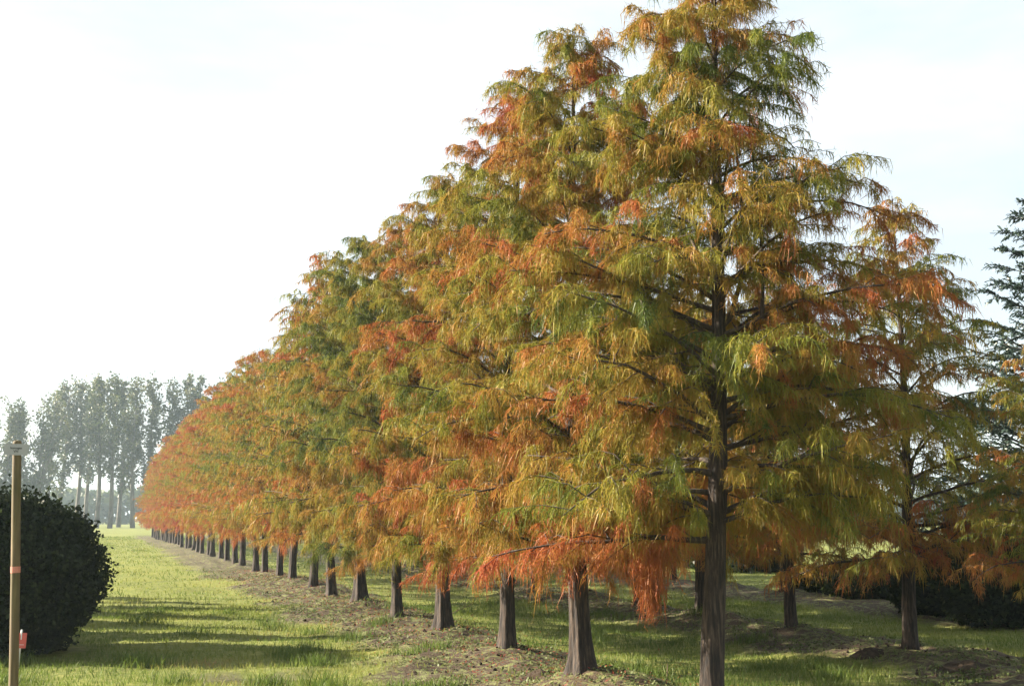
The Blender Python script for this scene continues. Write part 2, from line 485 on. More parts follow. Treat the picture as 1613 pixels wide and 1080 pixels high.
def cypress(seed, H=6.3, r0=.098, rmax=1.45, zlow=1.05, nb=64, per_m=230, width=.0068, cam_gap=None, fixed=(), leaders=(), lean=(0, 0), flare=.11,
            sides=44, slen=(.09, .24), blunt=.55, segs=2, thin=None, frizz=2, tassel=None, keep_limbs=0):
    rng = random.Random(seed); rs = np.random.RandomState(seed)
    tv, tq, ax, rad = trunk_mesh(H, r0, rng, (.03, .03), sides, flare=flare, lean=lean)
    trunk = np_mesh('trunk', tv, [tq], M['bark'], None, True)
    limbs, twigs = [], MB()
    SP, SV, SL, ST = [], [], [], []
    prim = list(fixed)
    az = rng.uniform(0, 6.28)
    for i in range(nb):
        u = ((i + rng.uniform(-.4, .4)) / nb); u = max(0.0, min(.985, u)) ** 1.08
        z = zlow + (H - .12 - zlow) * u
        az += 2.399 + rng.uniform(-.35, .35)
        if cam_gap is not None and z < cam_gap[2]:
            d = (az - cam_gap[0] + math.pi) % (2 * math.pi) - math.pi
            if abs(d) < cam_gap[1] and rng.random() < .9: continue
        L = prof(u, rmax, blunt) * rng.uniform(.72, 1.16) + .10
        e0 = R(rng.uniform(14, 56) + 10 * u) if z > zlow + .7 else R(rng.uniform(2, 30))
        prim.append((z, az, L, e0, None))
    for k, (z, a0, L, e0, tt) in enumerate(prim):
        u = (z - zlow) / (H - zlow)
        p0 = ax(z)
        e1 = R(rng.uniform(-40, 22)) if u < .9 else R(40)
        n1 = 9
        pp = path(p0, a0, e0, e1, L * 1.08, n1, rng, 1.6, .10)
        br = max(.005, min(rad(z) * .36, .008 + .011 * L))
        mb = MB(); mb.tube(pp, np.linspace(br, .004, n1) * np.array([1.25] + [1] * (n1 - 1)), 7 if L > .8 else 5)
        (limbs if k < keep_limbs else [twigs])
        if k < keep_limbs: limbs.append(mb)
        else: twigs.add(np.vstack(mb.v), np.vstack(mb.q), np.vstack(mb.t) if mb.t else None)
        base = .425 + .12 * max(0, 1 - (z - zlow) / 1.7) + max(-.30, min(.30, rng.gauss(0, .14))) + (.06 if u > .8 else 0)
        if tt is not None: base = tt
        def emit(poly, ln, tb, dens, t0, lscale):
            m = max(3, int(per_m * ln * dens * (1 - t0)))
            t = rs.uniform(t0, 1, m); P, T = sample(poly, t)
            T = T / (np.linalg.norm(T, axis=1)[:, None] + 1e-9)
            th = rs.uniform(0, 2 * math.pi, m)
            side = np.stack([np.cos(th), np.sin(th), rs.uniform(-.1, .75, m)], -1)
            V = T * rs.uniform(.1, .8, m)[:, None] + side * rs.uniform(.3, .95, m)[:, None]
            ll = rs.uniform(slen[0], slen[1], m) * lscale * (1 - .35 * (t > .93))
            SP.append(P); SV.append(V); SL.append(ll * (1.35 if z < 2.0 else 1))
            ST.append(tb + rs.normal(0, .055, m) + .46 * (fbm(P[:, 0] * 2.6 + P[:, 2] * 1.7, P[:, 1] * 2.6 - P[:, 2], seed, 3) - .5) + .07 * (t - .5))
        dn = 1.0
        if thin is not None and thin[2] < z < thin[3] and abs((a0 - thin[0] + math.pi) % (2 * math.pi) - math.pi) < thin[1]: dn = .38
        emit(pp, L, base, dn * .85, .10, 1.0)
        ns = int(3 + 7 * L) + (2 if u > .5 else 0)
        for j in range(ns):
            t = .08 + .90 * (j + rng.random()) / ns
            q0, T = sample(pp, np.array([t])); q0 = q0[0]; T = T[0]
            ta = math.atan2(T[1], T[0]) + (1 if j % 2 else -1) * R(rng.uniform(28, 80))
            ln = (L * rng.uniform(.20, .50) * (1.05 - .5 * t) + .13)
            sp = path(q0, ta, R(rng.uniform(-10, 65)), -R(rng.uniform(15, 80)), ln, 6, rng, 1.3, .14)
            twigs.tube(sp[[0, 2, 3, 5]], np.linspace(max(.0035, br * .45 * (1 - .6 * t)), .0022, 4), 3, cap=False)
            emit(sp, ln, base + rng.gauss(0, .09), (2.0 if u < .5 else 2.5) * dn, .15, rng.uniform(.75, 1.1))
    for (off, zz0, zz1, r) in leaders:      # dark upright side leaders
        pl = np.array([[off[0] + .03 * math.sin(q * 5), off[1], zz0 + (zz1 - zz0) * q] for q in np.linspace(0, 1, 10)])
        pl = np.vstack([ax(zz0 - .38) * [1, 1, 1], (ax(zz0 - .38) + pl[0]) / 2 + [0, 0, -.10], pl])
        mb = MB(); mb.tube(pl, np.linspace(r, .006, len(pl)), 7)
        if keep_limbs: limbs.append(mb)
        else: twigs.add(np.vstack(mb.v), np.vstack(mb.q), np.vstack(mb.t))
        for j in range(11):
            t = .35 + .65 * j / 11
            q0, T = sample(pl, np.array([t])); ln = rng.uniform(.25, .6)
            sp = path(q0[0], rng.uniform(-1.4, 1.0), R(rng.uniform(10, 50)), -R(50), ln, 6, rng, 1.3, .14)
            twigs.tube(sp, np.linspace(.006, .0025, 6), 4, cap=False)
            m = int(per_m * ln * .6); tq_ = rs.uniform(.1, 1, m); P, T = sample(sp, tq_)
            th = rs.uniform(0, 6.28, m)
            SP.append(P); SV.append(np.stack([np.cos(th) * .5, np.sin(th) * .5, rs.uniform(0, .4, m)], -1)); SL.append(rs.uniform(.15, .36, m))
            ST.append(.42 + rng.gauss(0, .15) + rs.normal(0, .05, m))
    if tassel:                              # one long hanging tress below the lowest limb
        (tx_, ty_), z1_, z0_, m, tb = tassel
        h_ = rs.uniform(0, 1, m); w_ = .035 + .05 * (1 - h_)
        SP.append(np.stack([tx_ + rs.normal(0, 1, m) * w_, ty_ + rs.normal(0, 1, m) * w_, z1_ + (z0_ - z1_) * h_], -1))
        SV.append(rs.normal(0, .25, (m, 3))); SL.append(rs.uniform(.18, .30, m)); ST.append(tb + rs.normal(0, .05, m))
    P, V, Ln, T = np.vstack(SP), np.vstack(SV), np.concatenate(SL), np.concatenate(ST)
    # nothing hangs into the ground
    Ln = np.minimum(Ln, np.maximum(.08, (P[:, 2] - .55) / .9))
    v, q, t, tt = strands(P, V, Ln, np.where(T > .78, .78 + (T - .78) * .5, np.maximum(T, .02)), rs, width, droop=rs.uniform(.45, .95, (len(P), 1)), curl=.014, segs=segs, frizz=frizz)
    crown = np_mesh('crown', v, [q, t], M['thread'], {'tint': tt})
    print('cypress', seed, len(P), 'threads')
    return dict(trunk=trunk, crown=crown, branches=twigs.mesh('branches', M['limb'], True),
                limbs=[b.mesh('limb', M['limb'], True) for b in limbs])

ORD = ('first second third fourth fifth sixth seventh eighth ninth tenth eleventh twelfth thirteenth fourteenth fifteenth sixteenth seventeenth '
       'eighteenth nineteenth twentieth twenty-first twenty-second twenty-third twenty-fourth twenty-fifth twenty-sixth twenty-seventh twenty-eighth '
       'twenty-ninth thirtieth thirty-first thirty-second thirty-third thirty-fourth thirty-fifth thirty-sixth thirty-seventh thirty-eighth').split()

def plant(kit, loc, rz, sc, shift, label, group):
    o = empty('weeping_cypress_tree', loc, rz, sc)
    tag(o, label, 'tree', group)
    for nm in ('trunk', 'branches', 'crown'):
        c = mobj(nm, kit[nm], o)
        if nm == 'crown': c.color = (.5 + shift, .5, .5, 1)
    for lm in kit['limbs']:
        mobj('limb', lm, o)
    return o

# the front tree, limbs set as they stand on the visible trunk (angles counter-clockwise from +X; camera right is -18 deg)
RT, LT = R(-18), R(162)
hero = cypress(11, H=6.5, r0=.094, rmax=1.66, zlow=1.5, nb=94, per_m=102, width=.0063, blunt=.72, cam_gap=(R(252), R(46), 3.2), lean=(.030, -.006), flare=.05, sides=52,
               fixed=[(1.43, LT + .05, 1.62, R(6), .80), (1.58, LT - .35, 1.35, R(20), .62), (1.60, LT + .45, 1.15, R(24), .55),
                      (1.62, RT + .15, 1.25, R(30), .60), (1.56, RT - .25, 1.20, R(24), .42), (2.24, LT + .1, 1.5, R(22), .66),
                      (2.36, RT + .1, 1.35, R(40), .58), (2.93, RT - .1, 1.5, R(34), .50), (2.62, LT - .3, 1.5, R(28), .44),
                      (3.05, LT + .25, 1.55, R(30), .36), (3.4, RT + .3, 1.55, R(32), .60), (3.3, LT - .1, 1.5, R(34), .34),
                      (3.8, RT - .05, 1.45, R(36), .62), (4.1, LT + .2, 1.25, R(40), .42)],
               leaders=[((.30, -.10), 3.45, 5.05, .022), ((.46, -.12), 3.1, 4.6, .020)], keep_limbs=14, segs=2, thin=(R(-18), .75, 3.9, 5.5), tassel=((-.41, .13), 1.42, .98, 700, .80))
near = [cypress(21, H=6.35, r0=.084, rmax=1.42, zlow=.95, nb=86, per_m=106, width=.0066, flare=.035, frizz=2),
        cypress(54, H=6.0, r0=.090, rmax=1.45, zlow=.95, nb=82, per_m=106, width=.0066, flare=.085, frizz=2)]
kits = [cypress(32, H=6.2, r0=.088, rmax=1.30, nb=82, per_m=50, width=.0115, flare=.025, frizz=0),
        cypress(43, H=6.5, r0=.084, rmax=1.38, nb=82, per_m=50, width=.0115, flare=.045, frizz=0),
        cypress(76, H=6.3, r0=.084, rmax=1.42, nb=82, per_m=50, width=.0115, flare=.035, frizz=0)]
slim = cypress(65, H=6.0, r0=.088, rmax=1.85, nb=72, per_m=54, width=.0098, flare=.03, blunt=.74, frizz=1)

G1 = 'trees of the sunlit front row'
shifts1 = [0, .03, .04, .07, -.15, -.12, -.06, .02, .0, .05, -.05, .04, -.02]
extra1 = {0: 'largest weeping cypress with the whole rough trunk showing, first in the sunlit row',
          1: 'second weeping cypress in the sunlit row, trunk flaring widely at its foot',
          4: 'fifth weeping cypress in the sunlit row, the greenest crown of the row',
          37: 'last and farthest weeping cypress at the hazy end of the long row'}
for i, (x, y) in enumerate(row1):
    rr = random.Random(100 + i)
    z = gz1(x, y) - .03
    lab = extra1.get(i, '%s weeping cypress of the sunlit row, counted from the large front trunk' % ORD[i])
    sh = shifts1[i] if i < len(shifts1) else rr.uniform(-.11, .10) + (.11 if i > 18 else .03)
    if i == 0: plant(hero, (x, y, z), 0, 1.0, sh, lab, G1)
    else: plant(near[i % 2] if i < 6 else kits[(i * 2 + i // 3) % 3], (x, y, z), rr.uniform(0, 6.28), (1.07 if i == 1 else rr.uniform(.95, 1.09)), sh, lab, G1).rotation_euler[:2] = (rr.gauss(0, .018), rr.gauss(0, .018))
G2 = 'trees of the shaded second row'
extra2 = {1: 'shaded weeping cypress right of the large front trunk, its own trunk showing almost whole',
          0: 'weeping cypress of the second row with only its branches showing at the right edge'}
for i, (x, y) in enumerate(row2):
    rr = random.Random(300 + i)
    z = gz1(x, y) - .03
    lab = extra2.get(i, '%s weeping cypress of the shaded second row, counted from its nearest fully visible trunk' % ORD[i - 1])
    plant(slim if i < 6 else kits[i % 3], (x, y, z), rr.uniform(0, 6.28), (.62 if i == 0 else .87) * rr.uniform(.96, 1.04), [.02, .06, .05][i % 3], lab, G2)
G3 = 'trees of the hidden third row'
for i, (x, y) in enumerate(row3):
    rr = random.Random(500 + i)
    plant(kits[i % 3], (x, y, gz1(x, y) - .03), rr.uniform(0, 6.28), .85, 0,
          '%s thin trunked weeping cypress of the third row, seen dimly beneath the second row' % ORD[i], G3)

# ------------------------------------------------------------------ leafy cards helper
def leaves(C, size, rs, tint, up=.3, aspect=.6):
    """diamond leaves with random facing"""
    n = len(C)
    a = rs.normal(0, 1, (n, 3)); a[:, 2] += up; a /= np.linalg.norm(a, axis=1)[:, None]
    b = rs.normal(0, 1, (n, 3)); b -= a * (a * b).sum(1)[:, None]; b /= np.linalg.norm(b, axis=1)[:, None]
    c = np.cross(a, b)
    s = (size * rs.uniform(.7, 1.3, n))[:, None]
    v = np.stack([C - b * s, C + c * s * aspect, C + b * s, C - c * s * aspect], 1).reshape(-1, 3)
    return v, np.arange(4 * n).reshape(-1, 4), np.repeat(tint, 4)

# ------------------------------------------------------------------ clipped evergreen shrubs
def shrub(name, loc, rx, ry, h, nleaf, leaf, seed, label, cat='shrub', group=None, matname='box_leaf', lumps=.22, cone=0.0):
    rs = np.random.RandomState(seed)
    o = empty(name, loc); tag(o, label, cat, group)
    def surf(th, ph):
        d = np.stack([np.cos(th) * np.cos(ph), np.sin(th) * np.cos(ph), np.sin(ph)], -1)
        bump = 1 + lumps * (fbm(th * 2.2 + 7, ph * 3.5, seed, 4, .6) - .5) * 2
        wid = np.cos(ph) ** .55 * (1 - cone * np.clip(np.sin(ph), 0, 1))
        und = np.where(ph < 0, 1 + ph * .35, 1)
        return np.stack([np.cos(th) * wid * rx * bump * und, np.sin(th) * wid * ry * bump * und, h * (.42 + .58 * np.sin(ph) * bump)], -1)
    # solid dark core, added inside to block light through the leaves
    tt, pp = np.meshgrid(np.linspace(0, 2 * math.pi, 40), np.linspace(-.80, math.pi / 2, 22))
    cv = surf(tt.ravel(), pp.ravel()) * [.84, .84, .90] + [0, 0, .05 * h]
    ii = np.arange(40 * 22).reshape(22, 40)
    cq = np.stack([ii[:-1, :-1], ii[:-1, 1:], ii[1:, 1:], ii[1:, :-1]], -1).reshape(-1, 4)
    mobj('dark_core', np_mesh('dark_core', cv, [cq], M['core'], None, True), o)
    th = rs.uniform(0, 2 * math.pi, nleaf); ph = np.arcsin(rs.uniform(-.72, 1, nleaf))
    base = surf(th, ph)
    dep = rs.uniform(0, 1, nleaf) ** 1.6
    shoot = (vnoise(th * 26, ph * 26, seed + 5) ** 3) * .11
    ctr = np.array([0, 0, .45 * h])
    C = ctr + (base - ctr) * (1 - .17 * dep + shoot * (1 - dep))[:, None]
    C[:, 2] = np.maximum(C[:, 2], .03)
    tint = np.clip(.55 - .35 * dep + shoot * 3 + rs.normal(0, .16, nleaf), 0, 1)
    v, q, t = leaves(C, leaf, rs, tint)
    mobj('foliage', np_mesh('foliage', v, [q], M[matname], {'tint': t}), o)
    mb = MB()
    for k in range(5):
        a = rs.uniform(0, 6.28); mb.tube([(0, 0, -.05), (math.cos(a) * rx * .25, math.sin(a) * ry * .25, h * .3), (math.cos(a) * rx * .4, math.sin(a) * ry * .4, h * .6)], [.03, .022, .01], 6)
    mobj('stem', mb.mesh('stem', M['limb']), o)
    return o

def ground_at(px, D):
    """world x, y of the point at image column px (1613 wide) and camera depth D"""
    r = (px - 806.5) / 2000 * D
    c, s = math.cos(YAW), math.sin(YAW)
    return r * c + D * s, -r * s + D * c

bx, by = ground_at(-15, 16.3)
shrub('clipped_shrub', (bx, by, gz1(bx, by)), 1.40, 1.45, 1.98, 54000, .030, 3, 'large dark clipped box shrub behind the wooden post')

# its neighbours to the left throw their shadows over the lane
for k in range(8):
    x, y, h, rx = -3.7 - .12 * k, 18.0 + 1.75 * k, 3.4 + .3 * (k % 3), .78
    shrub('cone_shrub', (x, y, gz1(x, y)), rx, rx, h, 2200, .09, 20 + k, '%s cone shaped evergreen beside the lane, beyond the clipped shrub' % ORD[k], 'shrub', 'cone shrubs beside the lane', cone=.8)

# ------------------------------------------------------------------ post with its sign, red plant label
def text_mesh(cu, parent):
    tmp = bpy.data.objects.new('lettering', cu)
    me = bpy.data.meshes.new_from_object(tmp)
    bpy.data.objects.remove(tmp)
    return mobj('lettering', me, parent)

def rounded_post():
    x, y = ground_at(44, 10.0); g = gz1(x, y)
    o = empty('sign_post', (x, y, g), -YAW); tag(o, 'tall weathered wooden post with pink tape and a white sign on top', 'post')
    lean = -.034
    H = 2.235
    prof_ = [(.035, -.3), (.036, 0), (.0355, .6), (.0345, 1.2), (.034, 1.8), (.0335, H - .025), (.031, H - .010), (.024, H - .002), (.010, H)]
    mb = MB(); mb.tube([(lean * max(z, 0) + .004 * math.sin(z * 2.2), 0, z) for r, z in prof_], [r for r, z in prof_], 20)
    mobj('post', mb.mesh('post', M['post']), o)
    tp = MB(); zt = 1.235
    tp.tube([(lean * z + .004 * math.sin(z * 2.2), 0, z) for z in (zt - .024, zt, zt + .024)], .0368, 20, cap=False)
    mobj('tape', tp.mesh('tape', M['tape']), o)
    s = MB(); s.box(-.092, .092, -.0025, .0025, -.044, .044)
    sg = mobj('sign_plate', s.mesh('sign_plate', M['sign_white'], False), o)
    sg.location = (lean * 2.16 + .004, -.0375, 2.162); sg.rotation_euler = (R(-4), R(1.2), R(4))
    tag(sg, 'white printed sign plate')
    for body, size, z in (('homogen', .024, .004), ('VH', .028, -.024)):
        cu = bpy.data.curves.new('lettering', 'FONT'); cu.body = body; cu.size = size; cu.align_x = 'CENTER'; cu.extrude = .0004; cu.offset = .0006
        cu.materials.append(M['ink'])
        t = text_mesh(cu, sg)
        t.location = (0, -.0032, z); t.rotation_euler = (R(90), 0, 0)
    n = MB(); n.tube([(0, -.0025, .036), (0, -.0055, .036)], .0035, 8)
    mobj('nail', n.mesh('nail', M['steel']), sg)
rounded_post()

def plant_label():
    x, y = ground_at(49, 14.45); g = gz1(x, y)
    o = empty('plant_label', (x, y, g), -YAW + .15); tag(o, 'small red number label on a white stake in front of the shrub', 'label')
    mb = MB(); mb.tube([(-.012, 0, -.1), (0, 0, .2), (.012, 0, .43)], .011, 10)
    mobj('stake', mb.mesh('stake', M['white']), o)
    s = MB(); s.box(-.052, .052, -.002, .002, -.083, .083)
    pl = mobj('plate', s.mesh('plate', M['red'], False), o)
    pl.location = (.016, -.0135, .315); pl.rotation_euler = (R(-6), R(2), 0)
    cu = bpy.data.curves.new('lettering', 'FONT'); cu.body = '1'; cu.size = .085; cu.align_x = 'CENTER'; cu.extrude = .0004; cu.offset = .002
    cu.materials.append(M['white'])
    t = text_mesh(cu, pl); t.location = (-.005, -.0028, .012); t.rotation_euler = (R(90), 0, 0)
    ln = MB(); ln.box(-.045, .03, -.0035, -.0022, -.048, -.043)
    mobj('printed_line', ln.mesh('printed_line', M['white'], False), pl)
plant_label()

# ------------------------------------------------------------------ dark conifers and low evergreens at the right
def conifer(name, loc, H, rmax, seed, label, nb=60, zlow=.3, per_m=150, width=.020):
    rng = random.Random(seed); rs = np.random.RandomState(seed)
    o = empty(name, loc); tag(o, label, 'tree')
    tv, tq, ax, rad = trunk_mesh(H, .11, rng, (.03, .03), 14, 30)
    mobj('trunk', np_mesh('trunk', tv, [tq], M['bark'], None, True), o)
    tw = MB(); SP, SV, SL, ST = [], [], [], []
    az = 0
    for i in range(nb):
        u = (i + rng.random()) / nb; z = zlow + (H - .1 - zlow) * u
        az += 2.399 + rng.uniform(-.4, .4)
        L = rmax * (1 - u) ** .75 * rng.uniform(.75, 1.15) + .12
        pp = path(ax(z), az, R(12 + 30 * u), R(rng.uniform(0, 30)), L, 8, rng, 1.2, .08)
        tw.tube(pp, np.linspace(.008 + .012 * L, .003, 8), 5, cap=False)
        tb = .5 + rng.gauss(0, .15)
        for j in range(int(4 + 9 * L)):
            t = .2 + .8 * rng.random()
            q0, T = sample(pp, np.array([t])); ta = math.atan2(T[0][1], T[0][0]) + rng.choice((-1, 1)) * R(rng.uniform(25, 60))
            ln = L * rng.uniform(.15, .35) + .1
            sp = path(q0[0], ta, R(rng.uniform(0, 40)), R(rng.uniform(-25, 25)), ln, 5, rng, 1, .1)
            tw.tube(sp, np.linspace(.006, .0025, 5), 4, cap=False)
            m = max(4, int(per_m * ln)); tt = rs.uniform(0, 1, m); P, T = sample(sp, tt); T /= np.linalg.norm(T, axis=1)[:, None]
            SP.append(P); SV.append(T * .9 + rs.normal(0, .42, (m, 3))); SL.append(rs.uniform(.07, .17, m)); ST.append(tb + rs.normal(0, .14, m))
    P = np.vstack(SP)
    v, q, t, tt = strands(P, np.vstack(SV), np.concatenate(SL), np.clip(np.concatenate(ST), 0, 1), rs, width, droop=.12, curl=.008, segs=2)
    mobj('crown', np_mesh('crown', v, [q, t], M['blue_needle'], {'tint': tt}), o)
    mobj('branches', tw.mesh('branches', M['limb']), o)
x, y = ground_at(1645, 20.5)
conifer('blue_conifer', (x, y, gz1(x, y)), 6.9, 2.0, 71, 'tall blue green conifer with feathery ascending branches at the right edge', nb=84, per_m=120, width=.028)
x, y = ground_at(1632, 21.8)
conifer('dark_conifer', (x, y, gz1(x, y)), 5.0, 2.2, 72, 'dark conifer standing behind the tall blue green one', nb=84, per_m=62, width=.040)
for k, (px, D, rx, h, lab) in enumerate([
        (1575, 19.4, 1.05, 1.55, 'bushy dark evergreen shrub at the right edge below the blue green conifer'),
        (1470, 21.5, .85, 1.10, 'low dark evergreen shrub behind the shaded tree right of the front trunk'),
        (1370, 25.5, 1.15, .75, 'flat spreading dark shrub beyond the second row, nearer the conifers'),
        (1300, 27.5, 1.0, .62, 'flat spreading dark shrub beyond the second row, farther from the conifers')]):
    x, y = ground_at(px, D)
    shrub('evergreen_shrub', (x, y, gz1(x, y)), rx, rx * .95, h, 10000, .042, 80 + k, lab, 'shrub', 'dark evergreens at the right', lumps=.3)

def hedge(p0, p1, w, h, n, seed, label):
    rs = np.random.RandomState(seed); rng = random.Random(seed)
    p0, p1 = np.array(p0, float), np.array(p1, float); d = p1 - p0; Ld = np.linalg.norm(d); d /= Ld; nrm = np.array([-d[1], d[0]])
    o = empty('evergreen_hedge', (*p0, 0)); tag(o, label, 'hedge')
    u = rs.uniform(0, Ld, n); a = rs.uniform(-.25, math.pi + .25, n)
    k = .86 + .5 * (fbm(u * .7, a * 1.5, seed, 4, .6) - .5) - .12 * rs.uniform(0, 1, n) ** 2
    off_ = np.sign(np.cos(a)) * np.abs(np.cos(a)) ** .6 * w * k; z = np.clip(np.sign(np.sin(a)) * np.abs(np.sin(a)) ** .7, 0, 1) * h * k
    z = np.where(rs.uniform(0, 1, n) < .3, rs.uniform(0, 1, n) * z, z)
    C = np.stack([d[0] * u + nrm[0] * off_, d[1] * u + nrm[1] * off_, z], -1)
    v, q, t = leaves(C, .08, rs, np.clip(rs.normal(.45, .2, n), 0, 1))
    mobj('foliage', np_mesh('foliage', v, [q], M['box_leaf'], {'tint': t}), o)
    mb = MB(); m_ = 30
    for s_ in np.linspace(.4, Ld - .4, int(Ld / 1.6)):
        mb.tube([(*(d * s_), -.05), (*(d * s_ + nrm * .05), h * .5), (*(d * s_ - nrm * .08), h * .75)], [.05, .04, .02], 6)
    mobj('stem', mb.mesh('stem', M['limb']), o)['kind'] = 'stuff'
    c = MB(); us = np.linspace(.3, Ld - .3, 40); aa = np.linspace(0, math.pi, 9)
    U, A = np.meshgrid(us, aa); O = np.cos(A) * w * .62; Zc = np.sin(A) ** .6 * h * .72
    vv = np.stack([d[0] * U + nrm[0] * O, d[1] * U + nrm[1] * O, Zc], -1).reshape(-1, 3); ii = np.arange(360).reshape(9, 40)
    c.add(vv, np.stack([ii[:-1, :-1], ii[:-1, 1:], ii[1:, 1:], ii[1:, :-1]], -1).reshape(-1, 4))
    mobj('dark_core', c.mesh('dark_core', M['core']), o)  # solid dark core added inside the hedge, as in the shrubs
hedge((19.3, 34), (19.8, 85), .9, 1.7, 26000, 5, 'long dark evergreen hedge closing the nursery plot beyond the third row')

# ------------------------------------------------------------------ poplars across the field
def poplar(px, D, H, seed, label, zb=.28, wide=2.6, dens=1.0, stems=1, sparse=False, nm='poplar_tree'):
    rng = random.Random(seed); rs = np.random.RandomState(seed)
    x, y = ground_at(px, D)
    o = empty(nm, (x, y, 0)); tag(o, label, 'tree', 'poplars across the field')
    tr, br = MB(), MB(); C, T = [], []
    for s in range(stems):
        a = rng.uniform(0, 6.28) if stems == 1 else YAW * -1 + (s - (stems - 1) / 2) * 0 + (0 if s < stems / 2 else math.pi)
        lean = rng.uniform(.0, .03) if stems == 1 else rng.uniform(.06, .24)
        n = 12; pts = np.array([[math.cos(a) * lean * H * t ** 1.1 + .25 * math.sin(t * 5 + seed + s), math.sin(a) * lean * H * t + .2 * math.sin(t * 4 + seed), H * (1 if s == 0 else rng.uniform(.8, .95)) * t - .1] for t in np.linspace(0, 1, n)])
        tr.tube(pts, np.linspace(.42 / stems ** .4, .05, n), 9)
        nb = int((46 if stems == 1 else 30))
        for i in range(nb):
            t = zb + (1 - zb) * (i + rng.random()) / nb
            p0, _ = sample(pts, np.array([t])); u = (t - zb) / (1 - zb)
            L = wide * (.55 + .75 * math.sin(math.pi * min(1, u * .85 + .12))) * rng.uniform(.6, 1.2)
            bp = path(p0[0], rng.uniform(0, 6.28), R(rng.uniform(25, 50)), R(rng.uniform(45, 75)), L, 5, rng, 1, .1)
            br.tube(bp, np.linspace(.10 - .05 * u, .03, 5), 4, cap=False)
            if rng.random() < (.15 if not sparse else .4): continue
            m = int(72 * dens * (L / 2.6)); tt = rs.uniform(.15, 1.05, m); P, _ = sample(bp, tt)
            C.append(P + rs.normal(0, .36, (m, 3)) * [1, 1, 1.2]); T.append(np.clip(.3 + .35 * u + rng.gauss(0, .15) + rs.normal(0, .16, m), 0, 1))
    mobj('trunk', tr.mesh('trunk', M['poplar_bark']), o)
    mobj('branches', br.mesh('branches', M['poplar_bark']), o)
    v, q, t = leaves(np.vstack(C), .215, rs, np.concatenate(T), aspect=.8)
    mobj('crown', np_mesh('crown', v, [q], M['poplar_leaf'], {'tint': t}), o)

poplar(5, 205, 19.8, 901, 'pale thin bare topped tree at the left edge of the far tree line', zb=.2, wide=2.4, dens=.7, stems=3, sparse=True)
poplar(57, 205, 22.3, 902, 'half bare many stemmed tree with spreading stems above the clipped shrub', zb=.22, wide=2.5, dens=.62, stems=5, sparse=True)
poplar(101, 212, 23.2, 903, 'leafy poplar whose stem rises just beside the many stemmed tree', zb=.2, wide=2.7)
poplar(128, 214, 23.8, 904, 'poplar with a thin bare slightly slanting stem over the shrub edge', zb=.36, wide=2.4)
poplar(158, 205, 23.6, 905, 'poplar with a tall straight stem, left one of the two standing clear', zb=.34, wide=2.7)
poplar(177, 203, 23.4, 906, 'poplar with a tall straight stem, right one of the two standing clear', zb=.31, wide=2.4)
poplar(213, 210, 23.9, 907, 'poplar rising directly behind the far end of the cypress row', zb=.25, wide=2.6)
poplar(240, 212, 24.0, 908, 'second poplar to rise over the far end of the cypress row', zb=.25, wide=2.5)
poplar(268, 212, 24.0, 909, 'third poplar to rise over the far end of the cypress row', zb=.25, wide=2.6)
poplar(296, 212, 24.3, 910, 'fourth poplar to rise over the cypress row', zb=.22, wide=2.7, dens=1.2)
poplar(322, 213, 24.6, 911, 'last poplar visible before the cypress tops hide the line', zb=.22, wide=2.6, dens=1.2)
poplar(348, 213, 23.5, 912, 'poplar almost hidden behind the cypress tops', zb=.22, wide=2.6)

poplar(30, 224, 20.0, 913, 'thin leafy poplar half hidden behind the two bare stemmed trees', zb=.2, wide=2.6, dens=.6, sparse=True)
poplar(82, 226, 24.0, 914, 'poplar standing back between the many stemmed tree and its leafy neighbour', zb=.24, wide=2.5)
poplar(143, 228, 25.2, 915, 'poplar standing back, left of the two straight clear stems', zb=.3, wide=2.7)
poplar(195, 228, 25.6, 916, 'poplar standing back, right of the two straight clear stems', zb=.22, wide=2.8)

# hazy wood closing the field behind the poplars
rs = np.random.RandomState(77)
n = 16000
t = rs.uniform(0, 1, n)
px_ = -900 + t * 2600; Dd = 330 + rs.uniform(-8, 8, n)
r_ = (px_ - 806.5) / 2000 * Dd
wx, wy = r_ * math.cos(YAW) + Dd * math.sin(YAW), -r_ * math.sin(YAW) + Dd * math.cos(YAW)
top = 5.5 + 6 * fbm(px_ * .012, px_ * 0 + 3, 31, 4)
wz = rs.uniform(0, 1, n) ** .8 * top
v, q, tt = leaves(np.stack([wx, wy, wz], -1), 1.1, rs, rs.uniform(0, 1, n), aspect=.8)
far_wood = mobj('far_wood', np_mesh('far_wood', v, [q], M['far_leaf'], {'tint': tt}))
tag(far_wood, 'hazy blue grey line of woodland closing the field behind the poplars', kind='stuff')

